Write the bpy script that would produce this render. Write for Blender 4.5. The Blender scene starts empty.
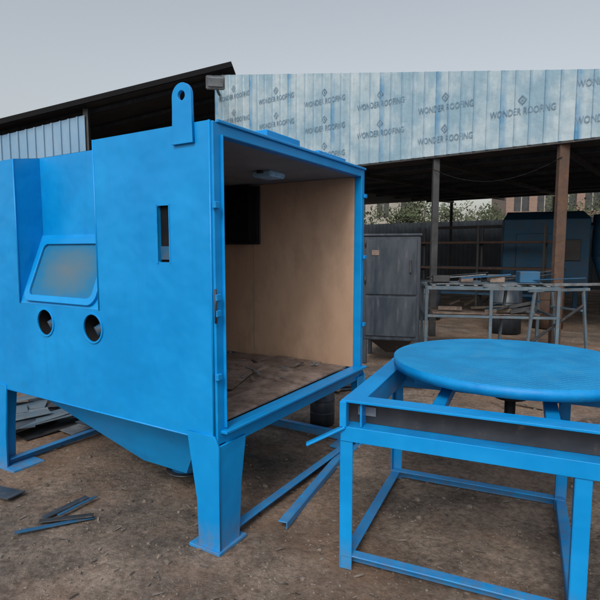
import bpy, bmesh, math, random
from mathutils import Vector, Matrix, noise
random.seed(7)
R=random.random
def U(a,b): return a+(b-a)*random.random()
scene=bpy.context.scene
COL=scene.collection

# ------------------------------------------------------------ materials
def mat(name, c1, c2=None, rough=0.5, metal=0.0, scale=3.0, detail=4, lo=0.4, hi=0.65,
        bump=0.1, bscale=40, c3=None, c3scale=12, c3lo=0.6, c3hi=0.7, spec=0.5, stretch=(1,1,1), bdist=0.01, rvar=0.15, dust=False):
    m=bpy.data.materials.new(name); m.use_nodes=True
    nt=m.node_tree; N=nt.nodes; L=nt.links
    b=N['Principled BSDF']
    b.inputs['Metallic'].default_value=metal
    b.inputs['Specular IOR Level'].default_value=spec
    tc=N.new('ShaderNodeTexCoord'); mp=N.new('ShaderNodeMapping'); mp.inputs['Scale'].default_value=stretch
    L.new(tc.outputs['Object'],mp.inputs['Vector'])
    n=N.new('ShaderNodeTexNoise'); n.inputs['Scale'].default_value=scale; n.inputs['Detail'].default_value=detail
    n.inputs['Roughness'].default_value=0.65
    L.new(mp.outputs[0],n.inputs['Vector'])
    r=N.new('ShaderNodeValToRGB'); r.color_ramp.elements[0].position=lo; r.color_ramp.elements[1].position=hi
    r.color_ramp.elements[0].color=(*c1,1); r.color_ramp.elements[1].color=(*(c2 or c1),1)
    L.new(n.outputs['Fac'],r.inputs['Fac'])
    out=r.outputs['Color']
    def over(col,fac,src):
        mx=N.new('ShaderNodeMixRGB'); mx.inputs['Color2'].default_value=(*col,1)
        L.new(fac,mx.inputs['Fac']); L.new(src,mx.inputs['Color1']); return mx.outputs['Color']
    def rng(src,a,b_,c=0,d=1):
        mr=N.new('ShaderNodeMapRange')
        for k,v in (('From Min',a),('From Max',b_),('To Min',c),('To Max',d)): mr.inputs[k].default_value=v
        L.new(src,mr.inputs['Value']);return mr.outputs[0]
    if c3:
        n3=N.new('ShaderNodeTexNoise'); n3.inputs['Scale'].default_value=c3scale; n3.inputs['Detail'].default_value=6
        n3.inputs['Roughness'].default_value=0.7
        L.new(mp.outputs[0],n3.inputs['Vector'])
        out=over(c3,rng(n3.outputs['Fac'],c3lo,c3hi),out)
    if dust:
        # faint run-down streaks, small scuffs and soil dust near the ground (by height)
        g=N.new('ShaderNodeNewGeometry')
        mpw=N.new('ShaderNodeMapping');mpw.inputs['Scale'].default_value=(9,9,.7);L.new(g.outputs['Position'],mpw.inputs['Vector'])
        st=N.new('ShaderNodeTexNoise');st.inputs['Scale'].default_value=1.6;st.inputs['Detail'].default_value=4;L.new(mpw.outputs[0],st.inputs['Vector'])
        out=over((.0,.16,.45),rng(st.outputs['Fac'],.56,.78,0,.22),out)
        sc=N.new('ShaderNodeTexNoise');sc.inputs['Scale'].default_value=22;sc.inputs['Detail'].default_value=5;sc.inputs['Roughness'].default_value=.75;L.new(g.outputs['Position'],sc.inputs['Vector'])
        out=over((.18,.34,.46),rng(sc.outputs['Fac'],.68,.76,0,.3),out)
        sx=N.new('ShaderNodeSeparateXYZ');L.new(g.outputs['Position'],sx.inputs[0])
        hz=rng(sx.outputs['Z'],.16,.0,0,1.0)
        mu=N.new('ShaderNodeMath');mu.operation='MULTIPLY';L.new(hz,mu.inputs[0]);L.new(rng(sc.outputs['Fac'],.35,.6,.0,.6),mu.inputs[1])
        out=over((.15,.14,.12),mu.outputs[0],out)
    L.new(out,b.inputs['Base Color'])
    L.new(rng(n.outputs['Fac'],.3,.7,max(0.02,rough-rvar),min(1,rough+rvar)),b.inputs['Roughness'])
    bn=N.new('ShaderNodeTexNoise'); bn.inputs['Scale'].default_value=bscale; bn.inputs['Detail'].default_value=3
    L.new(tc.outputs['Object'],bn.inputs['Vector'])
    bp=N.new('ShaderNodeBump'); bp.inputs['Strength'].default_value=bump; bp.inputs['Distance'].default_value=bdist
    L.new(bn.outputs['Fac'],bp.inputs['Height']); L.new(bp.outputs['Normal'],b.inputs['Normal'])
    return m
BLUE=mat('blue_paint',(.0,.225,.585),(.001,.27,.665),rough=.38,scale=1.6,bump=.4,bscale=2.4,bdist=.06,c3=(.01,.20,.46),c3scale=5,c3lo=.60,c3hi=.9,spec=.38,dust=True)
BLUE2=mat('blue_paint_dusty',(.001,.20,.54),(.003,.26,.63),rough=.48,scale=5,bump=.2,bscale=25,c3=(.06,.20,.33),c3scale=14,c3lo=.6,c3hi=.82,spec=.3,dust=True)
BLUED=mat('blue_paint_old',(.008,.07,.16),(.015,.11,.23),rough=.6,c3=(.06,.06,.06),c3lo=.5)
LINER=mat('lining_primer',(.43,.285,.20),(.54,.375,.27),rough=.75,scale=1.2,bump=.15,bscale=14,c3=(.31,.21,.15),c3scale=4,c3lo=.47,c3hi=.85,stretch=(1,1,.5))
CEIL=mat('ceiling_primer',(.19,.18,.175),(.27,.25,.23),rough=.8,c3=(.12,.11,.10))
RUST=mat('rusty_plate',(.13,.095,.08),(.26,.20,.17),rough=.75,scale=4,bump=.4,bscale=60,c3=(.07,.05,.045),c3lo=.5)
RUSTR=mat('rusty_post',(.075,.043,.03),(.12,.068,.048),rough=.85,scale=8,bump=.4,c3=(.05,.045,.045),c3lo=.5)
BLACK=mat('black_rubber',(.006,.007,.009),(.012,.012,.014),rough=.8,spec=.1)
DARK=mat('dark_steel',(.03,.032,.037),(.055,.057,.062),rough=.5,metal=.3,c3=(.10,.08,.065),c3lo=.6)
GREY=mat('grey_cabinet_paint',(.022,.032,.046),(.042,.054,.072),rough=.45,scale=4,stretch=(2,2,.4),c3=(.11,.10,.10),c3scale=8,c3lo=.6,c3hi=.78)
GALV=mat('galvanised',(.14,.17,.20),(.24,.27,.30),rough=.5,metal=.3,scale=5,c3=(.13,.10,.08),c3lo=.5)
PALEB=mat('pale_blue_steel',(.06,.10,.14),(.12,.175,.215),rough=.55,c3=(.10,.075,.06),c3lo=.5)
CLAD=mat('blue_cladding',(.13,.27,.43),(.19,.33,.48),rough=.5,scale=1.2,c3=(.24,.32,.4),c3lo=.55,stretch=(1,1,.3))
DCLAD=mat('dark_cladding',(.03,.04,.055),(.05,.065,.08),rough=.6,scale=2,c3=(.08,.065,.05),c3lo=.58)
ROOFM=mat('roof_sheet_dark',(.03,.032,.036),(.05,.05,.055),rough=.7)
INK=mat('film_ink',(.07,.15,.24),(.16,.26,.35),rough=.5,scale=6,lo=.35,hi=.65)
CONC=mat('plaster',(.26,.245,.22),(.34,.32,.29),rough=.9,c3=(.2,.18,.16))
WOOD=mat('weathered_wood',(.10,.08,.06),(.17,.14,.11),rough=.85,scale=5,stretch=(1,8,8))
REDM=mat('red_oxide_steel',(.2,.05,.03),(.28,.09,.05),rough=.7,c3=(.1,.06,.05))
WHITEB=mat('lamp_glass',(.30,.58,.78),(.4,.65,.82),rough=.2)
STONE=mat('stone_chips',(.12,.10,.085),(.23,.19,.16),rough=.95,scale=3)
BARK=mat('bark',(.07,.05,.035),(.12,.09,.07),rough=.95)
LEAF=mat('foliage',(.035,.05,.022),(.08,.10,.045),rough=.7,scale=1.0)

def film():
    m=mat('film_wrapped_sheet',(.20,.32,.41),(.31,.415,.48),rough=.35,scale=1.1,bump=.5,bscale=5,bdist=.035,stretch=(1,1,.5),
          c3=(.45,.52,.56),c3scale=2.2,c3lo=.46,c3hi=.78)
    nt=m.node_tree;N=nt.nodes;L=nt.links;b=N['Principled BSDF']
    src=b.inputs['Base Color'].links[0].from_socket
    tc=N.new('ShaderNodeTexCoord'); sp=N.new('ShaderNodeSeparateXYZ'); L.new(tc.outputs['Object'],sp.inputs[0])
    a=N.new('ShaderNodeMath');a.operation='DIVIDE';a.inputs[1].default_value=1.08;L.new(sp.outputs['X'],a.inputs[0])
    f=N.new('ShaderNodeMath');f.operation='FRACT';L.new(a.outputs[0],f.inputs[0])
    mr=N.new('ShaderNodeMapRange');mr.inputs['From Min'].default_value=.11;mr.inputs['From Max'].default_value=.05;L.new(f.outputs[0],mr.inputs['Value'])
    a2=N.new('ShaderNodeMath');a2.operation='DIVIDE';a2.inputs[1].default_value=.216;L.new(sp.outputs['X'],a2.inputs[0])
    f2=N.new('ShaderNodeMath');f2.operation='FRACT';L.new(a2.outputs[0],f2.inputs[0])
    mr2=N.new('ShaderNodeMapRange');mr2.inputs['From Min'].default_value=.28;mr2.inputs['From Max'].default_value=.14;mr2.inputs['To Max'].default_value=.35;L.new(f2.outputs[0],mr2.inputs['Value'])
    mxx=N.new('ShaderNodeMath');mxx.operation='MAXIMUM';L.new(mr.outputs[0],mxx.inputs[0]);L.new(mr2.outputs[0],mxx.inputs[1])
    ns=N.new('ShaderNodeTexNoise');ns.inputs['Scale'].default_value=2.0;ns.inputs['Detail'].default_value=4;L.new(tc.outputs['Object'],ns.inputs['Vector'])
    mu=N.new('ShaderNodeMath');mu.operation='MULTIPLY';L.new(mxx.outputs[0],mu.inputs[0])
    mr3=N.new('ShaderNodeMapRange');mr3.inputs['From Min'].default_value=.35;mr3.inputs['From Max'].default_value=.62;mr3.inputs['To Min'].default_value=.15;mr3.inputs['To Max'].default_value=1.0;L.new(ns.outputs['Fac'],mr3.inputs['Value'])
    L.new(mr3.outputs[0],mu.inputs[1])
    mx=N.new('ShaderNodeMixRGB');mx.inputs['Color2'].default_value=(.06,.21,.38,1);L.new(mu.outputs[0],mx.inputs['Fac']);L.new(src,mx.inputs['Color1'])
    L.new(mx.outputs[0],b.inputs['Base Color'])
    return m
FILM=film()

def window_mat():
    m=bpy.data.materials.new('dirty_window_glass');m.use_nodes=True
    nt=m.node_tree;N=nt.nodes;L=nt.links;b=N['Principled BSDF']
    tc=N.new('ShaderNodeTexCoord');mp=N.new('ShaderNodeMapping');mp.inputs['Scale'].default_value=(3.0,5.2,1);L.new(tc.outputs['Object'],mp.inputs[0])
    ns=N.new('ShaderNodeTexNoise');ns.inputs['Scale'].default_value=1.8;ns.inputs['Detail'].default_value=7;ns.inputs['Roughness'].default_value=.65;L.new(mp.outputs[0],ns.inputs['Vector'])
    mixv=N.new('ShaderNodeMixRGB');mixv.blend_type='ADD';mixv.inputs['Fac'].default_value=1
    L.new(mp.outputs[0],mixv.inputs['Color1']);L.new(ns.outputs['Color'],mixv.inputs['Color2'])
    mp2=N.new('ShaderNodeMapping');mp2.inputs['Location'].default_value=(-.5,-.5,-.5);L.new(mixv.outputs[0],mp2.inputs[0])
    g=N.new('ShaderNodeTexGradient');g.gradient_type='SPHERICAL';L.new(mp2.outputs[0],g.inputs[0])
    r=N.new('ShaderNodeValToRGB');e=r.color_ramp.elements
    e[0].position=.0;e[0].color=(.012,.15,.32,1);e[1].position=1.0;e[1].color=(.10,.15,.19,1)
    x=e.new(.35);x.color=(.045,.15,.25,1)
    L.new(g.outputs['Fac'],r.inputs[0]);L.new(r.outputs[0],b.inputs['Base Color']);b.inputs['Roughness'].default_value=.5
    b.inputs['Specular IOR Level'].default_value=.2
    return m
WIN=window_mat()

def tread_mat():
    m=mat('blue_tread_plate',(.002,.21,.50),(.005,.265,.59),rough=.5,scale=4,c3=(.05,.21,.36),c3scale=8,c3lo=.54,c3hi=.85,spec=.3)
    nt=m.node_tree;N=nt.nodes;L=nt.links;b=N['Principled BSDF']
    tc=N.new('ShaderNodeTexCoord');hs=[]
    for ang in (45,-45):
        mp=N.new('ShaderNodeMapping');mp.inputs['Rotation'].default_value=(0,0,math.radians(ang));L.new(tc.outputs['Object'],mp.inputs[0])
        w=N.new('ShaderNodeTexWave');w.inputs['Scale'].default_value=10;w.inputs['Distortion'].default_value=1.8;L.new(mp.outputs[0],w.inputs[0]);hs.append(w)
    mu=N.new('ShaderNodeMath');mu.operation='MULTIPLY';L.new(hs[0].outputs['Fac'],mu.inputs[0]);L.new(hs[1].outputs['Fac'],mu.inputs[1])
    bp=N.new('ShaderNodeBump');bp.inputs['Strength'].default_value=.28;bp.inputs['Distance'].default_value=.006
    L.new(mu.outputs[0],bp.inputs['Height']);L.new(bp.outputs[0],b.inputs['Normal'])
    src=b.inputs['Base Color'].links[0].from_socket
    mx=N.new('ShaderNodeMixRGB');mx.inputs['Color2'].default_value=(.03,.34,.66,1)
    mm=N.new('ShaderNodeMath');mm.operation='MULTIPLY';mm.inputs[1].default_value=.3;L.new(mu.outputs[0],mm.inputs[0]);L.new(mm.outputs[0],mx.inputs['Fac'])
    L.new(src,mx.inputs['Color1']);L.new(mx.outputs[0],b.inputs['Base Color'])
    return m
TREAD=tread_mat()

def brick_mat():
    m=mat('brick',(.3,.14,.09),(.36,.19,.12),rough=.9)
    nt=m.node_tree;N=nt.nodes;L=nt.links;b=N['Principled BSDF']
    tc=N.new('ShaderNodeTexCoord');mp=N.new('ShaderNodeMapping');mp.inputs['Rotation'].default_value=(math.radians(90),0,0);L.new(tc.outputs['Object'],mp.inputs[0])
    br=N.new('ShaderNodeTexBrick');br.inputs['Scale'].default_value=4;br.inputs['Color1'].default_value=(.24,.15,.12,1);br.inputs['Color2'].default_value=(.19,.115,.09,1);br.inputs['Mortar'].default_value=(.26,.235,.21,1)
    L.new(mp.outputs[0],br.inputs[0]);L.new(br.outputs[0],b.inputs['Base Color']);return m
BRICK=brick_mat()

def ground_mat():
    m=bpy.data.materials.new('dirt');m.use_nodes=True
    nt=m.node_tree;N=nt.nodes;L=nt.links;b=N['Principled BSDF'];b.inputs['Roughness'].default_value=.95
    b.inputs['Specular IOR Level'].default_value=.15
    tc=N.new('ShaderNodeTexCoord')
    def nz(s,d=6,ro=.65):
        n=N.new('ShaderNodeTexNoise');n.inputs['Scale'].default_value=s;n.inputs['Detail'].default_value=d;n.inputs['Roughness'].default_value=ro
        L.new(tc.outputs['Object'],n.inputs['Vector']);return n
    a=nz(1.6);r=N.new('ShaderNodeValToRGB');e=r.color_ramp.elements
    e[0].position=.35;e[0].color=(.10,.088,.08,1);e[1].position=.66;e[1].color=(.31,.25,.205,1)
    x=e.new(.5);x.color=(.18,.148,.126,1);L.new(a.outputs[0],r.inputs[0])
    c=nz(30,8,.78);r2=N.new('ShaderNodeValToRGB');e=r2.color_ramp.elements
    e[0].position=.36;e[0].color=(.5,.48,.46,1);e[1].position=.66;e[1].color=(1.4,1.38,1.36,1);L.new(c.outputs[0],r2.inputs[0])
    mu=N.new('ShaderNodeMixRGB');mu.blend_type='MULTIPLY';mu.inputs['Fac'].default_value=1;L.new(r.outputs[0],mu.inputs['Color1']);L.new(r2.outputs[0],mu.inputs['Color2'])
    o=nz(.6,5);mr=N.new('ShaderNodeMapRange');mr.inputs['From Min'].default_value=.46;mr.inputs['From Max'].default_value=.66;mr.inputs['To Max'].default_value=.55;L.new(o.outputs[0],mr.inputs['Value'])
    mx=N.new('ShaderNodeMixRGB');mx.inputs['Color2'].default_value=(.30,.18,.115,1);L.new(mr.outputs[0],mx.inputs['Fac']);L.new(mu.outputs[0],mx.inputs['Color1'])
    L.new(mx.outputs[0],b.inputs['Base Color'])
    bn=nz(18,8,.72);bp=N.new('ShaderNodeBump');bp.inputs['Strength'].default_value=.9;bp.inputs['Distance'].default_value=.03
    L.new(bn.outputs[0],bp.inputs['Height']);L.new(bp.outputs[0],b.inputs['Normal'])
    return m
DIRT=ground_mat()

# ------------------------------------------------------------ helpers
def group(name,loc=(0,0,0),rz=0):
    e=bpy.data.objects.new(name,None);e.empty_display_size=.2;e.location=loc;e.rotation_euler=(0,0,math.radians(rz));COL.objects.link(e);return e
def add(name,me,m,parent=None,mw=None,smooth=False):
    o=bpy.data.objects.new(name,me);COL.objects.link(o)
    if m: me.materials.clear(); me.materials.append(m)
    if parent: o.parent=parent
    if mw is not None: o.matrix_local=mw
    if smooth:
        for p in me.polygons:p.use_smooth=True
    return o
def finish_bm(bm,name,bevel=0,seg=2):
    if bevel: bmesh.ops.bevel(bm,geom=bm.edges[:],offset=bevel,segments=seg,affect='EDGES',clamp_overlap=True)
    me=bpy.data.meshes.new(name);bm.to_mesh(me);bm.free();return me
def box(name,p,lo,hi,m,bevel=.003,rot=None,seg=1):
    c=Vector([(a+b)/2 for a,b in zip(lo,hi)]);d=Vector([abs(b-a) for a,b in zip(lo,hi)])
    bm=bmesh.new();bmesh.ops.create_cube(bm,size=1);bmesh.ops.scale(bm,vec=d,verts=bm.verts)
    me=finish_bm(bm,name,min(bevel,min(d)*.35),seg)
    M=Matrix.Translation(c)
    if rot: M=M@rot
    return add(name,me,m,p,M)
def beam(name,p,a,b,w,h,m,bevel=.003):
    a=Vector(a);b=Vector(b);d=b-a;l=d.length
    bm=bmesh.new();bmesh.ops.create_cube(bm,size=1);bmesh.ops.scale(bm,vec=(l,w,h),verts=bm.verts)
    me=finish_bm(bm,name,min(bevel,min(w,h)*.3),1)
    x=d.normalized();up=Vector((0,0,1)) if abs(x.z)<.95 else Vector((0,1,0))
    y=up.cross(x).normalized();z=x.cross(y)
    M=Matrix((x,y,z)).transposed().to_4x4();M.translation=(a+b)/2
    return add(name,me,m,p,M)
def cyl(name,p,a,b,r,m,r2=None,seg=32,bevel=0):
    a=Vector(a);b=Vector(b);d=b-a
    bm=bmesh.new();bmesh.ops.create_cone(bm,cap_ends=True,segments=seg,radius1=r,radius2=r if r2 is None else r2,depth=d.length)
    if bevel:
        es=[e for e in bm.edges if abs(e.verts[0].co.z-e.verts[1].co.z)<1e-5]
        bmesh.ops.bevel(bm,geom=es,offset=bevel,segments=2,affect='EDGES')
    me=finish_bm(bm,name)
    q=d.normalized().to_track_quat('Z','Y').to_matrix().to_4x4();q.translation=(a+b)/2
    o=add(name,me,m,p,q)
    for f in me.polygons:
        if len(f.vertices)<=4:f.use_smooth=abs(f.normal.z)<.5
    return o
def plate(name,p,outline,holes,th,M,m,bev=0.0):
    cu=bpy.data.curves.new(name,'CURVE');cu.dimensions='2D';cu.fill_mode='BOTH';cu.extrude=th/2;cu.bevel_depth=bev
    for pts in [outline]+holes:
        s=cu.splines.new('POLY');s.points.add(len(pts)-1)
        for i,q in enumerate(pts):s.points[i].co=(q[0],q[1],0,1)
        s.use_cyclic_u=True
    t=bpy.data.objects.new('tmp',cu);COL.objects.link(t);bpy.context.view_layer.update()
    me=bpy.data.meshes.new_from_object(t.evaluated_get(bpy.context.evaluated_depsgraph_get()))
    bpy.data.objects.remove(t);me.name=name
    return add(name,me,m,p,M)
def circ(cx,cy,r,n=32): return [(cx+r*math.cos(2*math.pi*i/n),cy+r*math.sin(2*math.pi*i/n)) for i in range(n)]
def rrect(x0,y0,x1,y1,r,n=6):
    pts=[]
    for cx,cy,a0 in ((x1-r,y0+r,-90),(x1-r,y1-r,0),(x0+r,y1-r,90),(x0+r,y0+r,180)):
        for i in range(n+1):
            a=math.radians(a0+90*i/n);pts.append((cx+r*math.cos(a),cy+r*math.sin(a)))
    return pts
def frame(o,x,y):
    x=Vector(x).normalized();y=Vector(y).normalized();z=x.cross(y)
    M=Matrix((x,y,z)).transposed().to_4x4();M.translation=Vector(o);return M
def poly(name,p,vs,fs,m,smooth=False):
    me=bpy.data.meshes.new(name);me.from_pydata(vs,[],fs);me.update();return add(name,me,m,p,smooth=smooth)
def slab(name,p,quad,th,m):
    q=[Vector(v) for v in quad];n=(q[1]-q[0]).cross(q[3]-q[0]).normalized()*th
    vs=q+[v+n for v in q]
    return poly(name,p,vs,[(0,3,2,1),(4,5,6,7),(0,1,5,4),(1,2,6,5),(2,3,7,6),(3,0,4,7)],m)
def corr(name,p,a,b,z0,ztop,pitch,dep,m,trap=True):
    a=Vector((a[0],a[1],0));b=Vector((b[0],b[1],0));d=b-a;l=d.length;x=d.normalized()
    prof=[]
    n=int(l/pitch)
    for i in range(n):
        s=i*pitch
        prof+=[(s,0),(s+pitch*.08,-dep),(s+pitch*.22,-dep),(s+pitch*.30,0)]
    prof.append((l,0))
    vs=[];fs=[]
    for s,o in prof:
        zt=ztop(s/l) if callable(ztop) else ztop
        vs+=[(s,o,z0),(s,o,zt)]
    for i in range(len(prof)-1):
        fs.append((2*i,2*i+2,2*i+3,2*i+1))
    me=bpy.data.meshes.new(name);me.from_pydata(vs,[],fs);me.update()
    y=Vector((0,0,1)).cross(x)
    M=Matrix((x,y,Vector((0,0,1)))).transposed().to_4x4();M.translation=a
    o=add(name,me,m,p,M);sm=o.modifiers.new('thick','SOLIDIFY');sm.thickness=.003
    return o

# ------------------------------------------------------------ ground
def gz(x,y): return noise.noise(Vector((x*.9,y*.9,0)))*.022+noise.noise(Vector((x*3.5,y*3.5,3)))*.014-.014
def build_ground():
    n=220;pw=3.0;rng=300
    ts=[-1+2*i/n for i in range(n+1)]
    f=lambda t:math.copysign(abs(t)**pw,t)*rng
    vs=[]
    for j in ts:
        for i in ts:
            x=f(i);y=f(j)+3
            vs.append((x,y,gz(x,y)))
    w=n+1
    fs=[(r*w+c,r*w+c+1,(r+1)*w+c+1,(r+1)*w+c) for r in range(n) for c in range(n)]
    poly('ground',None,vs,fs,DIRT,True)
build_ground()
def build_gravel():
    bm=bmesh.new();bmesh.ops.create_icosphere(bm,subdivisions=1,radius=1)
    tv=[v.co.copy() for v in bm.verts];tf=[[v.index for v in f.verts] for f in bm.faces];bm.free()
    vs=[];fs=[]
    for k in range(8000):
        d=1.6+9*R()**1.5;a=U(-.75,.75);x=d*math.tan(a)*.9;y=d
        s=U(.002,.007)*(1+2.0*(R()<.04));sc=(s*U(.7,1.5),s*U(.7,1.5),s*U(.4,.9));rz=U(0,6.28);c,si=math.cos(rz),math.sin(rz)
        z=gz(x,y)
        b=len(vs)
        for v in tv:
            q=Vector((v.x*sc[0]*U(.8,1.2),v.y*sc[1]*U(.8,1.2),v.z*sc[2]))
            vs.append((x+q.x*c-q.y*si,y+q.x*si+q.y*c,z+sc[2]*.3+q.z))
        fs+=[[b+i for i in f] for f in tf]
    poly('gravel',None,vs,fs,STONE)
build_gravel()
def build_litter():
    vs=[];fs=[]
    for k in range(900):
        d=1.9+6*R()**1.1;a=U(-.75,.75);x=d*math.tan(a)*.9;y=d;z=gz(x,y)+.006
        l=U(.005,.03);w_=U(.002,.008);r=U(0,6.28);c,s=math.cos(r),math.sin(r);b=len(vs)
        for px,py in ((-l,-w_),(l,-w_*.6),(l*.9,w_),(-l*.8,w_*.7)):
            vs.append((x+px*c-py*s,y+px*s+py*c,z+U(0,.006)))
        fs.append((b,b+1,b+2,b+3))
    poly('ground_litter',None,vs,fs,mat('litter',(.04,.036,.033),(.20,.17,.145),rough=.85,scale=9,lo=.4,hi=.6))
build_litter()

# ------------------------------------------------------------ blasting cabin
CB=group('blasting_cabin',(-.43,2.5,0),58.6)
W,LN,ZB,ZT=1.76,2.0,.58,2.17
y0,y1,zr,rd=.87,1.68,1.2,.18
FM=frame((0,0,0),(0,1,0),(0,0,1))
plate('window_side_sheet',CB,[(0,ZB),(LN,ZB),(LN,ZT-.03),(y1,ZT-.03),(y1,zr),(y0,zr),(y0,ZT),(0,ZT)],
      [circ(.932,1.09,.085),circ(1.404,1.09,.085),rrect(.287,1.487,.368,1.78,.008)],.006,FM,BLUE)
poly('recess_side_a',CB,[(0.001,y0,zr),(rd,y0,1.65),(rd,y0,ZT),(0.001,y0,ZT)],[(0,1,2,3)],BLUE)
poly('recess_side_b',CB,[(0.001,y1,zr),(rd,y1,1.65),(rd,y1,ZT),(0.001,y1,ZT-.03)],[(0,3,2,1)],BLUE)
box('recess_back',CB,(rd,y0,1.65),(rd+.006,y1,ZT),BLUE,.001)
sl=Vector((rd,0,.45)).normalized()
plate('slanted_sheet',CB,[(y0,0),(y1,0),(y1,.485),(y0,.485)],[],.006,frame((0,0,zr),(0,1,0),sl),BLUE)
nrm=Vector((0,1,0)).cross(sl)
if nrm.x>0: nrm=-nrm
def slM(u,v,off): return frame(Vector((0,u,zr))+sl*v+nrm*off,(0,1,0),sl)
uc,vc=(y0+y1)/2,.235
plate('window_frame',CB,rrect(-.36,-.215,.36,.215,.06),[rrect(-.325,-.18,.325,.18,.045)],.016,slM(uc,vc,.012),BLUE,.004)
plate('window_glass',CB,rrect(-.328,-.183,.328,.183,.045),[],.004,slM(uc,vc,.006),WIN)
plate('window_gasket',CB,rrect(-.326,-.181,.326,.181,.045),[rrect(-.320,-.175,.320,.175,.04)],.004,slM(uc,vc,.0105),BLUED)
for i,yc in enumerate((.932,1.404)):
    plate('port_ring_%d'%i,CB,circ(yc,1.09,.091,40),[circ(yc,1.09,.083,40)],.008,frame((-.004,0,0),(0,1,0),(0,0,1)),BLUE,.002)
    bm=bmesh.new();bmesh.ops.create_cone(bm,cap_ends=False,segments=32,radius1=.083,radius2=.06,depth=.14)
    me=finish_bm(bm,'glove_sleeve_%d'%i);add('glove_sleeve_%d'%i,me,BLACK,CB,frame((.075,yc,1.09),(0,1,0),(0,0,1)),True)
    cyl('glove_%d'%i,CB,(.12,yc-.005,1.085),(.15,yc-.005,1.085),.062,BLACK,.03)
    cyl('glove_fold_%d'%i,CB,(.04,yc+.03,1.06),(.12,yc-.01,1.10),.03,BLUED,.045,12)
box('slot_shade_backing',CB,(.02,.27,1.47),(.05,.385,1.80),BLACK,.002)  # black backing stands in for the interior shade behind the slot
box('slot_sleeve_l',CB,(-.008,.368,1.48),(.02,.376,1.787),BLUE2,.001)
box('slot_sleeve_r',CB,(-.006,.279,1.48),(.02,.287,1.787),BLUE2,.001)
box('slot_slider',CB,(.008,.291,1.5),(.016,.364,1.57),BLUED,.001)
box('rear_side_sheet',CB,(W-.004,0.05,ZB),(W+.002,LN,ZT),BLUE,.001)
box('end_sheet',CB,(.004,LN-.006,ZB),(W-.005,LN,ZT-.03),BLUE,.001)
poly('roof_sheet',CB,[(0,0,ZT+.001),(W,0,ZT+.001),(W,LN,ZT+.001),(rd,LN,ZT+.001),(rd,y1,ZT+.001),(rd,y0,ZT+.001),(0,y0,ZT+.001),(0,y1,ZT-.029),(0,LN,ZT-.029)],
     [(0,1,5,6),(1,2,3,4,5),(7,4,3,8)],BLUE)
box('jamb_near',CB,(.004,-.012,ZB-.02),(.072,.05,ZT-.002),BLUE,.004)
box('jamb_near_lip',CB,(.060,-.026,ZB+.06),(.068,-.010,ZT-.06),BLUE,.002)
box('jamb_far',CB,(W-.045,-.012,ZB-.02),(W+.004,.05,ZT-.002),BLUE,.004)
box('header',CB,(.072,-.010,ZT-.062),(W-.045,.05,ZT+.004),BLUE,.004)
box('header_lip',CB,(.03,-.024,ZT-.008),(W+.01,-.010,ZT+.008),BLUE,.003)
box('sill',CB,(.072,-.010,ZB-.05),(W-.045,.055,ZB+.05),BLUE,.004)
box('sill_lip',CB,(.03,-.05,ZB+.036),(W+.01,-.010,ZB+.052),BLUE,.003)
box('lining_far',CB,(W-.045,.05,.62),(W-.03,1.95,2.11),LINER,.001)
box('lining_end',CB,(.23,1.93,.62),(W-.045,1.95,2.11),LINER,.001)
box('lining_near_a',CB,(.045,.05,.62),(.055,y0-.02,2.11),LINER,.001)
box('lining_near_b',CB,(.215,y0-.02,.62),(.225,1.93,2.11),LINER,.001)
box('lining_step',CB,(.055,y0-.02,.62),(.215,y0-.01,2.11),LINER,.001)
box('lining_ceiling_a',CB,(.055,.05,2.112),(W-.03,y0-.02,2.122),CEIL,.001)
box('lining_ceiling_b',CB,(.215,y0-.02,2.112),(W-.03,1.93,2.122),CEIL,.001)
box('floor_pan',CB,(.06,.055,.585),(W-.05,1.93,.60),RUST,.001)
yy=.06;k=0
while yy<1.85:
    ww=U(.18,.28)
    box('floor_plate_%d'%k,CB,(.075+U(0,.01),yy,.628+U(0,.006)),(W-.06-U(0,.1),min(yy+ww-.016,1.92),.636+U(0.002,.012)),RUST,.002,
        Matrix.Rotation(U(-.015,.015),4,'Z'));yy+=ww;k+=1
box('loose_plate',CB,(.5,.5,.655),(1.3,.95,.66),RUST,.001,Matrix.Rotation(.35,4,'Z'))
for i in range(24):
    x=U(.15,1.5);y=U(.1,1.3);beam('floor_debris_%d'%i,CB,(x,y,.665),(x+U(-.1,.1),y+U(.02,.1),.665),U(.008,.03),.006,random.choice((DARK,RUST,GALV)))
box('inlet_duct_box',CB,(W-.16,.98,1.62),(W-.047,1.42,2.09),BLACK,.006)
box('inlet_duct_flange',CB,(W-.06,.94,1.60),(W-.046,1.46,2.10),DARK,.003)
box('interior_lamp_body',CB,(1.08,.40,2.07),(1.28,.56,2.111),WHITEB,.01,None,2)
box('interior_lamp_bracket',CB,(1.05,.46,2.09),(1.31,.50,2.105),DARK,.003)
box('lining_seam',CB,(W-.0465,1.02,.66),(W-.044,1.026,2.10),CEIL,.0005)
def lug(nm,M):
    pts=[(-.068,0),(.068,0),(.062,.16)]
    pts+=[(.062*math.cos(math.radians(a)),.225+.062*math.sin(math.radians(a))) for a in range(0,181,15)]+[(-.062,.16)]
    plate(nm,CB,pts,[circ(0,.228,.026,20)],.014,M,BLUE,.002)
lug('lifting_lug_a',frame((-.011,.165,2.075),(0,1,0),(0,0,1)))
lug('lifting_lug_c',frame((W+.013,.165,1.93),(0,1,0),(0,0,1)))
box('roof_plate_a',CB,(.50,.02,ZT+.004),(.86,.3,ZT+.058),BLUE,.004)
box('roof_plate_b',CB,(1.12,.03,ZT+.004),(1.52,.22,ZT+.045),BLUE,.004)
for i,z in enumerate((1.22,1.30,1.75,.9)):
    box('hinge_lug_%d'%i,CB,(-.012,-.034,z),(.025,-.012,z+.035),BLUE2,.004)
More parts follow.
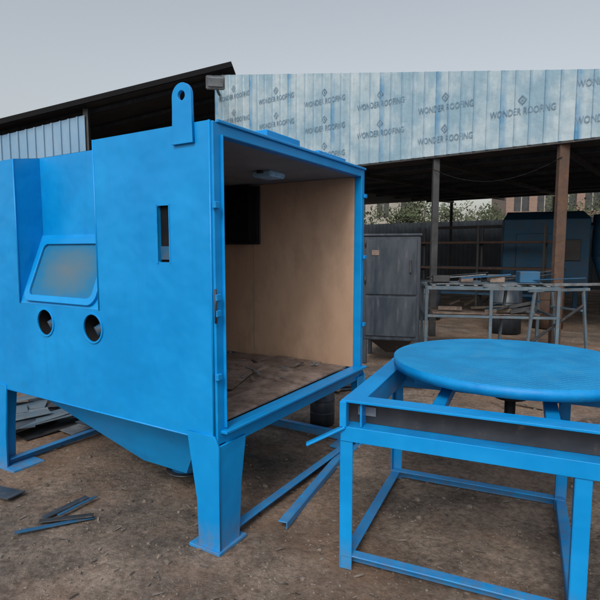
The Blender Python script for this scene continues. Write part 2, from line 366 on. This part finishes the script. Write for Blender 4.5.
for i,z in enumerate((.95,1.48,1.95)):
    box('latch_lug_%d'%i,CB,(W-.02,-.03,z),(W+.022,-.013,z+.03),BLUE2,.004)
cyl('hinge_pin',CB,(-.008,-.024,1.19),(-.008,-.024,1.36),.007,DARK,seg=10)
for nm,a,b_ in (('seam_a',(-.004,.004,ZB),(-.004,.004,ZT)),('seam_b',(-.003,y0,ZT),(-.003,y0,zr)),('seam_d',(-.003,y1,ZT-.03),(-.003,y1,zr)),
    ('seam_e',(-.003,0,ZB+.002),(-.003,LN,ZB+.002))):
    cyl(nm,CB,a,b_,.005,BLUE,seg=8)
t=[(.12,.2,ZB),(W-.1,.2,ZB),(W-.1,LN-.1,ZB),(.12,LN-.1,ZB)];bq=[(.30,.50,.18),(.70,.50,.18),(.70,.88,.18),(.30,.88,.18)]
poly('hopper',CB,t+bq,[(0,1,5,4),(1,2,6,5),(2,3,7,6),(3,0,4,7),(4,5,6,7)],BLUE)
cyl('hopper_outlet',CB,(.5,.69,.09),(.5,.69,.19),.10,BLUE2)
cyl('outlet_flange',CB,(.5,.69,.085),(.5,.69,.10),.135,DARK)
def leg(nm,cx,cy,sx,sy,ax=.22,ay=.18):
    xo=cx-sx*.008
    pts=[(-sy*.030,0),(sy*ay*.62,0),(sy*ay*.66,.25),(sy*ay,ZB+.03),(0,ZB+.03),(-sy*.030,ZB-.022)]
    plate(nm+'_side',CB,pts,[],.01,frame((xo,cy,0),(0,1,0),(0,0,1)),BLUE,.001)
    pts=[(-sx*.003,0),(sx*ax*.70,0),(sx*ax*.80,.3),(sx*ax,ZB-.025),(-sx*.003,ZB-.025)]
    plate(nm+'_front',CB,pts,[],.01,frame((cx,cy-sy*.019,0),(1,0,0),(0,0,1)),BLUE,.001)
    box(nm+'_foot',CB,(min(cx-sx*.03,cx+sx*.2),min(cy-sy*.04,cy+sy*.17),-.012),(max(cx-sx*.03,cx+sx*.2),max(cy-sy*.04,cy+sy*.17),.006),BLUE2,.002)
leg('leg_a',0,0,1,1);leg('leg_b',0,LN,1,-1,.13,.10);leg('leg_c',W,0,-1,1,.1,.1);leg('leg_d',W,LN,-1,-1,.1,.1)
def tie(nm,a,b_,z=.05,pa=CB,m=BLUE2):
    beam(nm+'_flat',pa,(a[0],a[1],z),(b_[0],b_[1],z),.055,.008,m)
    d=(Vector((b_[0],b_[1],0))-Vector((a[0],a[1],0))).normalized();n=Vector((-d.y,d.x,0))*.026
    beam(nm+'_web',pa,(a[0]+n.x,a[1]+n.y,z-.03),(b_[0]+n.x,b_[1]+n.y,z-.03),.006,.052,m)
tie('tie_left',(.02,LN-.03),(W,LN-.03));tie('tie_back',(W-.03,0),(W-.03,LN),.06);tie('tie_right',(.1,.02),(W,.02),.045)

# ------------------------------------------------------------ rotary table
TB=group('rotary_work_table',(.196,2.37,0),-23.9)
TW,TL,TZ=1.32,1.1,.84
def rail(nm,lo,hi,axis,out):
    if axis=='x':
        ya,yb=(lo[1],lo[1]+.10) if out<0 else (lo[1]-.10,lo[1])
        box(nm+'_top_flange',TB,(lo[0],ya,TZ-.012),(hi[0],yb,TZ),BLUE,.002)
        yw=yb-.012 if out<0 else ya
        box(nm+'_web',TB,(lo[0]+.01,yw,TZ-.13),(hi[0]-.01,yw+.010,TZ-.013),DARK if out<0 else BLUE2,.001)  # front web is coloured dark to paint in the shade under the flange
        box(nm+'_bottom_flange',TB,(lo[0],ya+.004,TZ-.142),(hi[0],yb,TZ-.131),BLUE2,.002)
        yo=ya if out<0 else yb-.008
        box(nm+'_bottom_angle',TB,(lo[0],yo-.006,TZ-.20),(hi[0],yo+.004,TZ-.128),BLUE,.002)
    else:
        xa,xb=(lo[0],lo[0]+.10) if out<0 else (lo[0]-.10,lo[0])
        box(nm+'_top_flange',TB,(xa,lo[1]+.101,TZ-.014),(xb,hi[1]-.101,TZ-.002),BLUE,.002)
        xw=xb-.012 if out<0 else xa
        box(nm+'_web',TB,(xw,lo[1]+.02,TZ-.13),(xw+.010,hi[1]-.02,TZ-.015),BLUE2,.001)
        xo=xa if out<0 else xb-.008
        box(nm+'_bottom_angle',TB,(xo-.002,lo[1]+.01,TZ-.195),(xo+.006,hi[1]-.01,TZ-.13),BLUE,.002)
rail('front_rail',(0,0),(TW,0),'x',-1)
rail('back_rail',(0,TL),(TW,TL),'x',1)
rail('left_rail',(0,0),(0,TL),'y',-1)
rail('right_rail',(TW,0),(TW,TL),'y',1)
box('corner_lug',TB,(-.004,-.012,TZ-.13),(.03,.03,TZ-.005),BLUE,.003)
box('primer_patch',TB,(.06,.080,TZ-.09),(.15,.087,TZ-.045),GALV,.001)
for i,(x,y) in enumerate(((.0,.0),(1.0,.0),(.0,TL),(1.0,TL))):
    sy=1 if y==0 else -1
    ya,yb=sorted((y,y+sy*.008));yc,yd=sorted((y,y+sy*.055))
    box('leg_%d_face'%i,TB,(x,ya,-.01),(x+.06,yb,TZ-.195),BLUE,.002)
    box('leg_%d_side'%i,TB,(x-.004,yc,-.01),(x+.004,yd,TZ-.197),BLUE2,.002)
tie('base_front',(0,.03),(1.05,.03),.06,TB);tie('base_back',(0,TL-.03),(1.05,TL-.03),.06,TB)
tie('base_left',(.03,0),(.03,TL),.055,TB);tie('base_right',(1.03,0),(1.03,TL),.055,TB)
for i,x in enumerate((.42,.92)):
    beam('cross_member_%d'%i,TB,(x,.1,TZ-.06),(x,TL-.1,TZ-.06),.06,.05,BLUE2)
inv=(Matrix.Translation(TB.location)@Matrix.Rotation(math.radians(-23.9),4,'Z')).inverted()
dc=inv@Vector((1.22,2.88,0))
DR=.665
cyl('turntable_disc',TB,(dc.x,dc.y,TZ+.045),(dc.x,dc.y,TZ+.088),DR-.003,TREAD,seg=160)
cyl('disc_rim_band',TB,(dc.x,dc.y,TZ+.034),(dc.x,dc.y,TZ+.086),DR+.002,BLUE2,seg=160)
cyl('disc_hub',TB,(dc.x,dc.y,TZ-.14),(dc.x,dc.y,TZ+.035),.09,DARK)
cyl('hub_flange',TB,(dc.x,dc.y,TZ-.06),(dc.x,dc.y,TZ-.04),.2,DARK)
cyl('motor_shaft',TB,(dc.x,dc.y,TZ-.4),(dc.x,dc.y,TZ-.14),.03,DARK)
beam('hub_carrier',TB,(dc.x-.55,dc.y,TZ-.09),(dc.x+.3,dc.y,TZ-.09),.08,.05,BLUE2)
for i in range(6):
    a=i*math.pi/3+.3;c=Vector((dc.x+.42*math.cos(a),dc.y+.42*math.sin(a),TZ+.012));d=Vector((math.cos(a),math.sin(a),0))*.02
    cyl('roller_%d'%i,TB,c-d,c+d,.022,DARK,seg=16)
beam('stop_bar',TB,(-.15,-.07,.62),(.02,.0,.71),.035,.012,BLUE)

# ------------------------------------------------------------ shed with film-wrapped sheets
SH=group('workshop_shed')
P0=Vector((1.17,9.9,0));T=Vector((.8,-.6,0));Nn=Vector((.6,.8,0))
def sp(t,n=0,z=0): return P0+T*t+Nn*n+Vector((0,0,z))
tL,tR=-3.95,7.2;ln=tR-tL
ztop=lambda s:(5.60+(4.12-5.60)*min(1,(s*ln)/7.9)) if s*ln<7.9 else 4.12-(s*ln-7.9)*.12
a=sp(tL);b=sp(tR)
band=corr('film_wrapped_sheeting',SH,a,b,3.18,ztop,.216,.012,FILM,True)
beam('band_bottom_flashing',SH,sp(tL,.03,3.19),sp(tR,.03,3.19),.05,.09,DARK)
fc=bpy.data.curves.new('lettering','FONT');fc.body='WONDER ROOFING';fc.size=.15;fc.align_x='CENTER';fc.extrude=.0006;fc.resolution_u=2
to=bpy.data.objects.new('t',fc);COL.objects.link(to);bpy.context.view_layer.update()
tme=bpy.data.meshes.new_from_object(to.evaluated_get(bpy.context.evaluated_depsgraph_get()));bpy.data.objects.remove(to)
vs0=[v.co.copy() for v in tme.vertices];fs0=[list(p.vertices) for p in tme.polygons]
xe=max(v.x for v in vs0);kx=.48/xe
vs0=[Vector((v.x*kx,v.y,v.z)) for v in vs0]
def dia(r):return [Vector((0,r,0)),Vector((r*.9,0,0)),Vector((0,-r,0)),Vector((-r*.9,0,0))]
lo_=dia(.075)+dia(.055);lf=[[0,1,5,4],[1,2,6,5],[2,3,7,6],[3,0,4,7]]
lo2=dia(.02)
vs=[];fs=[]
for c in range(9):
    s=.62+c*1.24
    for r in range(6):
        z=3.40+r*.52+(.26 if c%2 else 0)
        if z+.3>ztop(s/ln)+.12 : continue
        b0=len(vs)
        vs+=[(s+v.x,-.0155-v.z,z+v.y) for v in vs0];fs+=[[b0+i for i in f] for f in fs0]
        for pts,ff in ((lo_,lf),(lo2,[[0,1,2,3]])):
            if z+.33>ztop(s/ln):continue
            b0=len(vs);vs+=[(s+v.x,-.0158,z+.22+v.y) for v in pts];fs+=[[b0+i for i in f] for f in ff]
me=bpy.data.meshes.new('printed_lettering');me.from_pydata([tuple(v) for v in vs],[],fs)
add('printed_lettering',me,INK,SH,band.matrix_local.copy())
slab('roof_deck',SH,[sp(tL,.08,3.32),sp(tR+6,.08,3.32),sp(tR+6,13,3.72),sp(tL-4,13,3.72)],.06,ROOFM)
for i in range(9):
    n=.4+i*1.5;beam('purlin_%d'%i,SH,sp(tL,n,3.27+.03*n),sp(tR+6,n,3.27+.03*n),.06,.09,GREY)
for i in range(7):
    t0=-3+i*2.1;beam('rafter_%d'%i,SH,sp(t0,.1,3.20),sp(t0,13,3.60),.07,.10,DARK)
for i,(t0,n,m) in enumerate(((1.44,.12,DARK),(3.46,.12,RUSTR),(6.9,.12,DARK),(-2.2,.12,DARK),(-1,6,DARK),(2.5,6,DARK),(6,6,DARK),(-3,12.8,DARK),(1,12.8,DARK),(5,12.8,DARK),(9,12.8,DARK))):
    q=sp(t0,n);w=.075 if i==1 else .055
    box('post_%d'%i,SH,(q.x-w,q.y-.05,-.02),(q.x+w,q.y+.05,3.2+.03*n),m,.004)
beam('bay_rail',SH,sp(-1,6,2.2),sp(6,6,2.2),.05,.08,DARK)
prev=None
for i in range(13):
    u_=i/12;q=sp(1.44+2.02*u_,.03,2.95-.28*4*u_*(1-u_))
    if prev is not None: cyl('cable_%d'%i,SH,prev,q,.007,BLACK,seg=6)
    prev=q

LS=group('lean_to_shed')
zl=lambda x:5.8+(x+1.4)*.237
slab('roof_deck',LS,[(-13,12,zl(-13)),(-1.55,12,zl(-1.55)),(-1.55,20,zl(-1.55)),(-13,20,zl(-13))],.05,ROOFM)
beam('verge_beam',LS,(-13,11.97,zl(-13)-.03),(-1.55,11.97,zl(-1.55)-.03),.05,.12,BLACK)
corr('end_cladding',LS,(-13,12.15),(-5.0,12.15),0,lambda s:zl(-13+8*s)-.28,.2,.03,CLAD,True)
corr('back_wall',LS,(-13,19.5),(-1.6,19.5),0,lambda s:zl(-13+11.4*s)-.1,.2,.03,DCLAD,True)
corr('side_wall',LS,(-1.7,19.4),(-1.7,12.4),0,5.6,.2,.03,DCLAD,True)
for i,x in enumerate((-5.0,-1.75,-9,-12.9)):
    box('post_%d'%i,LS,(x-.06,12.2,-.02),(x+.06,12.32,zl(x)-.12),DARK,.004)
for i in range(6): 
    y=12.6+i*1.3;beam('purlin_%d'%i,LS,(-13,y,zl(-13)-.08),(-1.6,y,zl(-1.6)-.08),.06,.08,GREY)
FL=group('floodlight',(-1.80,11.2,5.08),10)
box('housing',FL,(-.20,-.09,-.13),(.20,.06,.14),GALV,.02,Matrix.Rotation(math.radians(20),4,'X'),2)
box('lens',FL,(-.16,-.125,-.10),(.16,-.10,.08),GALV,.01,Matrix.Rotation(math.radians(20),4,'X'))
beam('bracket',FL,(0,.05,0),(.1,.95,.05),.05,.05,DARK)

FE=group('corrugated_fence')
corr('sheets',FE,sp(-14,14.2),sp(16,14.2),0,2.85,.2,.03,DCLAD,True)
for i in range(12):
    q=sp(-14+i*2.6,14.35);box('post_%d'%i,FE,(q.x-.05,q.y-.05,0),(q.x+.05,q.y+.05,3.0),DARK,.004)
beam('top_rail',FE,sp(-14,14.28,2.8),sp(16,14.28,2.8),.05,.06,GALV)

def house(loc,w,d,h,m):
    g=group('brick_house' if m is BRICK else 'plastered_house',loc,-12)
    n=4;ow=.9;sp_=(w-n*ow)/(n+1);st=int(h//3)
    for s in range(st):
        z0=s*3.0
        x=0
        for i in range(n+1):
            box('pier_%d_%d'%(s,i),g,(x,0,z0+1.0),(x+sp_,.25,z0+2.2),m,.005);x+=sp_+ow
        box('band_low_%d'%s,g,(0,-.002,z0),(w,.25,z0+1.0),m,.005);box('band_high_%d'%s,g,(0,-.002,z0+2.2),(w,.25,z0+2.85),m,.005)
        box('slab_%d'%s,g,(-.1,-.1,z0+2.85),(w+.1,d,z0+3.0),CONC,.01)
        for i in range(n):
            xx=sp_+i*(sp_+ow);box('window_%d_%d'%(s,i),g,(xx,.12,z0+1.0),(xx+ow,.16,z0+2.2),DARK,.003)
            box('mullion_%d_%d'%(s,i),g,(xx+ow/2-.03,.08,z0+1.0),(xx+ow/2+.03,.12,z0+2.2),CONC,.003)
    box('side_a',g,(0,.26,0),(.25,d,h-.15),m,.005);box('side_b',g,(w-.25,.26,0),(w,d,h-.15),m,.005);box('rear',g,(.25,d-.25,0),(w-.25,d,h-.15),m,.005)
    box('parapet',g,(0,-.05,h),(w,.15,h+.7),CONC,.01)
house((13.2,33,0),6,6,6,BRICK)
house((1.5,40,0),8,6,6,CONC)
def tree(loc,h,cr,n=2000):
    g=group('tree',loc)
    vs=[];fs=[]
    top=h*.5
    cyl('trunk',g,(0,0,0),(0.1,0,top),h*.035,BARK,h*.02,10)
    cl=[]
    for i in range(9):
        a=U(0,6.28);r=U(.2,.75)*cr;c=Vector((r*math.cos(a),r*math.sin(a),h*U(.5,.88)))
        cyl('limb_%d'%i,g,(0.08,0,top*U(.7,.98)),c,h*.013,BARK,h*.004,6);cl.append((c,U(.3,.5)*cr))
    for k in range(n):
        c,r=random.choice(cl);d=Vector((random.gauss(0,1),random.gauss(0,1),random.gauss(0,.8))).normalized()*r*(R()**.35)
        p=c+d;s=U(.06,.13);n1=Vector((U(-1,1),U(-1,1),U(-1,1))).normalized();n2=n1.orthogonal().normalized();b0=len(vs)
        vs+=[p+n1*s,p+n2*s*.5,p-n1*s,p-n2*s*.5];fs.append((b0,b0+1,b0+2,b0+3))
    poly('crown',g,vs,fs,LEAF)
for l,h,c in (((5.9,28,0),4.7,2.1),((9.2,30,0),4.6,2.3),((11.6,32,0),4.4,2.0),((3.6,31,0),4.8,2.3),((14.0,27,0),4.8,2.2),((16.6,26,0),5,2.4),((20,22,0),7,3),((-20,34,0),7,3)):
    tree(l,h,c)

# ------------------------------------------------------------ dark cabinet
DC=group('steel_cabinet',(.86,6.95,0),-14)
cw,cd,cz0,cz1=.76,.75,.32,1.74
box('body',DC,(0,0,cz0),(cw,cd,cz1),GREY,.012,None,2)
box('top_cap',DC,(-.02,-.02,cz1),(cw+.02,cd+.02,cz1+.03),GREY,.006)
box('door_upper',DC,(.04,-.018,.95),(cw-.04,-.002,cz1-.05),GREY,.006)
box('door_lower',DC,(.04,-.018,.38),(cw-.04,-.002,.92),GREY,.006)
box('vent_plate',DC,(.12,-.028,1.48),(.22,-.019,1.55),RUST,.003)
box('handle',DC,(cw-.14,-.05,1.25),(cw-.11,-.019,1.42),DARK,.004)
for i,z in enumerate((1.1,1.6)): cyl('hinge_%d'%i,DC,(.035,-.022,z),(.035,-.022,z+.09),.012,DARK,seg=10)
for i,(x,y) in enumerate(((0,0),(cw-.06,0),(0,cd-.06),(cw-.06,cd-.06))): box('leg_%d'%i,DC,(x,y,-.01),(x+.06,y+.06,cz0),GREY,.004)
poly('hopper',DC,[(.08,.08,cz0),(cw-.08,.08,cz0),(cw-.08,cd-.08,cz0),(.08,cd-.08,cz0),(.3,.3,.1),(.5,.3,.1),(.5,.45,.1),(.3,.45,.1)],
     [(0,1,5,4),(1,2,6,5),(2,3,7,6),(3,0,4,7),(4,5,6,7)],DARK)

# ------------------------------------------------------------ fabricating bench with scrap
WB=group('fabrication_bench',(1.80,7.2,0),-10)
bw,bd,bz=1.75,.95,1.02
for i,(x,y) in enumerate(((0,0),(bw,0),(0,bd),(bw,bd),(bw*.5,0))):
    box('leg_%d'%i,WB,(x-.022,y-.022,0),(x+.022,y+.022,bz),PALEB,.004)
for i,(a_,b_) in enumerate((((0,0),(bw,0)),((0,bd),(bw,bd)),((0,0),(0,bd)),((bw,0),(bw,bd)))):
    beam('top_rail_%d'%i,WB,(a_[0],a_[1],bz),(b_[0],b_[1],bz),.045,.05,PALEB)
    beam('low_rail_%d'%i,WB,(a_[0],a_[1],.62),(b_[0],b_[1],.62),.035,.035,PALEB)
for i in range(9): beam('slat_%d'%i,WB,(.1+i*.19,0,bz+.035),(.1+i*.19,bd,bz+.035),.05,.01,GALV)
box('lower_shelf',WB,(.1,.1,.64),(bw-.2,bd-.1,.65),RUST,.002)
SC=group('steel_offcuts',(1.80,7.2,0),-10)
box('sheet_a',SC,(.1,.12,bz+.045),(1.2,.85,bz+.051),GALV,.001,Matrix.Rotation(.12,4,'Z'));box('sheet_b',SC,(.5,.2,bz+.056),(1.65,.8,bz+.062),PALEB,.001,Matrix.Rotation(-.1,4,'Z'))
for i in range(9):
    x=U(.0,bw-.3);y=U(.1,bd-.1);l=U(.3,1.0);a_=U(-.6,.6);z=bz+.075+i*.008
    beam('offcut_%d'%i,SC,(x,y,z),(min(x+l*math.cos(a_),bw+.3),y+l*math.sin(a_),z+U(0,.08)),U(.02,.08),U(.005,.04),random.choice((GALV,DARK,RUST,BLUED,DARK)))
for i in range(4):
    x=.1+i*.4;box('block_%d'%i,SC,(x,.25,bz+.064),(x+U(.12,.3),.5,bz+U(.12,.24)),random.choice((DARK,RUST,BLUED)),.01)
for i in range(14):
    x=U(.1,bw-.3);y=U(.1,bd-.2);beam('shelf_offcut_%d'%i,SC,(x,y,.67+i*.006),(x+U(.1,.5),y+U(-.1,.2),.67+i*.006+U(0,.1)),U(.03,.1),U(.01,.06),random.choice((DARK,DARK,RUST,BLUED,WOOD,DARK)))
TF=group('steel_trestle',(3.2,6.9,0),15)
for i,(x,y) in enumerate(((0,0),(.8,0),(0,.6),(.8,.6))):
    beam('leg_%d'%i,TF,(x+(-.12 if x==0 else .12),y,0),(x,y,1.0),.035,.035,PALEB)
beam('rail_a',TF,(-.1,0,1.0),(.9,0,1.0),.04,.04,PALEB);beam('rail_b',TF,(-.1,.6,1.0),(.9,.6,1.0),.04,.04,PALEB)
beam('cross_a',TF,(-.1,0,.25),(.85,0,.8),.03,.03,DARK);beam('cross_b',TF,(0,0,.7),(0,.6,.7),.03,.03,PALEB);beam('cross_c',TF,(.8,0,.7),(.8,.6,.7),.03,.03,PALEB)
beam('loose_pipe',TF,(-.6,.3,1.06),(1.5,.35,1.04),.04,.04,GALV)

# ------------------------------------------------------------ blue machine deep in the shed
BM=group('shot_blasting_machine',(5.0,12.6,0),-20)
box('cabin_body',BM,(0,0,.7),(1.9,1.5,2.3),BLUED,.02)
poly('sloped_hood',BM,[(0,0,2.3),(1.9,0,2.3),(1.9,1.5,2.3),(0,1.5,2.3),(.1,.5,2.5),(1.8,.5,2.5),(1.8,1.3,2.5),(.1,1.3,2.5)],[(0,1,5,4),(1,2,6,5),(2,3,7,6),(3,0,4,7),(4,5,6,7)],BLUED)
poly('hopper',BM,[(.1,.1,.7),(1.8,.1,.7),(1.8,1.4,.7),(.1,1.4,.7),(.8,.6,.15),(1.1,.6,.15),(1.1,.9,.15),(.8,.9,.15)],[(0,1,5,4),(1,2,6,5),(2,3,7,6),(3,0,4,7),(4,5,6,7)],BLUED)
box('door',BM,(.3,-.04,.95),(1.2,-.003,1.95),BLUED,.01);box('panel',BM,(1.35,-.06,1.3),(1.7,-.003,1.8),DARK,.01)
for i,(x,y) in enumerate(((0,0),(1.8,0),(0,1.4),(1.8,1.4))): box('leg_%d'%i,BM,(x,y,0),(x+.1,y+.1,.7),BLUED,.004)
cyl('cyclone',BM,(2.3,.5,1.4),(2.3,.5,2.4),.28,BLUED);cyl('cyclone_cone',BM,(2.3,.5,.8),(2.3,.5,1.4),.08,BLUED,.28)
beam('cyclone_arm',BM,(1.9,.5,2.1),(2.05,.5,2.1),.1,.1,BLUED);beam('cyclone_leg',BM,(2.3,.5,0),(2.3,.5,.82),.08,.08,BLUED)
def drum(loc,r,h,m,nm='oil_drum'):
    g=group(nm,loc);cyl('shell',g,(0,0,0),(0,0,h),r,m,seg=40,bevel=.006)
    for i,z in enumerate((h*.33,h*.66,h-.012)):cyl('rib_%d'%i,g,(0,0,z-.01),(0,0,z+.01),r*1.025,m,seg=40,bevel=.004)
    cyl('lid',g,(0,0,h),(0,0,h+.006),r*.93,DARK,seg=40)
    cyl('bung',g,(r*.5,0,h+.006),(r*.5,0,h+.02),r*.1,DARK,seg=12)
drum((3.9,9.6,0),.29,.88,GREY);drum((5.0,10.2,0),.29,.88,RUSTR);drum((2.9,11.5,0),.29,.88,GREY);drum((6.6,9.4,0),.29,.88,DARK)
drum((.20,4.45,0),.11,.34,GREY,'paint_can')
RK=group('storage_rack',(2.9,12.6,0),-30)
for i,x in enumerate((0,1.4,2.8)):
    for j,y in enumerate((0,.5)): box('upright_%d_%d'%(i,j),RK,(x,y,0),(x+.05,y+.05,2.1),DARK,.003)
for k,z in enumerate((.5,1.1,1.7)):
    for j in range(6): beam('section_%d_%d'%(k,j),RK,(-.2+U(0,.3),.06+j*.08,z+.03),(2.9+U(0,.4),.06+j*.08,z+.03),.05,.05,random.choice((DARK,RUSTR,GALV,BLUED)))
    for i,x in enumerate((0,1.4,2.8)): beam('arm_%d_%d'%(k,i),RK,(x+.025,0,z-.02),(x+.025,.55,z-.02),.04,.04,DARK)

# ------------------------------------------------------------ ground clutter
def scrap(nm,cx,cy,sx,sy,n,mats,rz=0,lmin=.3,lmax=.9,wmin=.05,wmax=.3,spread=.6):
    g=group(nm,(cx,cy,0),rz);z=.0
    for i in range(n):
        x=U(-sx,sx);y=U(-sy,sy);z+=U(.001,.006)
        o=box('piece_%d'%i,g,(x-U(lmin,lmax)/2,y-U(wmin,wmax)/2,z),(x+U(lmin,lmax)/2,y+U(wmin,wmax)/2,z+U(.003,.010)),random.choice(mats),.001,
            Matrix.Rotation(U(-spread,spread),4,'Z')@Matrix.Rotation(U(-.05,.05),4,'X')@Matrix.Rotation(U(-.04,.04),4,'Y'))
scrap('sheet_metal_scrap',-2.30,4.6,.6,.5,34,(GALV,DARK,GREY,PALEB,RUST),35)
scrap('sheet_metal_scrap',-2.05,3.05,.2,.2,4,(GREY,DARK,GREY),-20,.2,.5,.05,.2)
scrap('steel_strip_scrap',-1.45,2.78,.22,.15,4,(DARK,BLUED,GREY,DARK),35,.2,.45,.015,.05)
scrap('steel_strip_scrap',-.95,3.9,.6,.4,10,(DARK,RUST,GREY),10,.05,.25,.02,.06,1.5)
scrap('sheet_metal_scrap',.45,5.9,1.2,.5,16,(RUST,DARK,GREY,WOOD),10,.2,.7,.03,.2)
scrap('wood_offcuts',1.8,4.6,1.1,.4,18,(WOOD,RUST,DARK),0,.05,.4,.02,.06,1.5)
LB=group('loose_blue_bar',(0,0,0))
beam('flat',LB,(-.10,2.72,.03),(.33,3.75,.03),.05,.008,BLUE2);beam('web',LB,(-.075,2.71,.012),(.355,3.74,.012),.006,.04,BLUE2)
RS=group('welding_rod_stand',(1.15,3.75,0),5)
for i,(p_,q_) in enumerate((((0,0,0),(.16,.1,.24)),((.32,0,0),(.16,.1,.24)),((.16,.3,0),(.16,.1,.24)),((.03,.03,.06),(.29,.03,.06)),((.16,.1,.24),(.42,.05,.20)))):
    cyl('rod_%d'%i,RS,p_,q_,.008,REDM,seg=8)

# ------------------------------------------------------------ world, sun, camera
w=bpy.data.worlds.new('World');scene.world=w;w.use_nodes=True
nt=w.node_tree;N=nt.nodes;L=nt.links;bg=N['Background']
sky=N.new('ShaderNodeTexSky');sky.sky_type='NISHITA';sky.sun_disc=False
sel=math.radians(44);saz=math.radians(197)
sky.sun_elevation=sel;sky.sun_rotation=saz;sky.air_density=1.5;sky.dust_density=4.0;sky.ozone_density=1.0
hs=N.new('ShaderNodeHueSaturation');hs.inputs['Saturation'].default_value=.38
L.new(sky.outputs[0],hs.inputs['Color']);L.new(hs.outputs[0],bg.inputs['Color']);bg.inputs['Strength'].default_value=.15
sd=bpy.data.lights.new('sun','SUN');sd.energy=1.4;sd.angle=math.radians(22);sd.color=(1,.94,.86)
so=bpy.data.objects.new('sun',sd);COL.objects.link(so)
v=Vector((math.sin(saz)*math.cos(sel),math.cos(saz)*math.cos(sel),math.sin(sel)))
so.rotation_euler=v.to_track_quat('Z','Y').to_euler()
cd_=bpy.data.cameras.new('camera');cam=bpy.data.objects.new('camera',cd_);COL.objects.link(cam)
cd_.sensor_width=36;cd_.lens=30.5;cd_.clip_end=1000
cam.location=(0,0,1.55);cam.rotation_euler=(math.radians(90-5.6),0,0);scene.camera=cam
scene.view_settings.view_transform='Standard';scene.view_settings.look='None';scene.view_settings.exposure=0
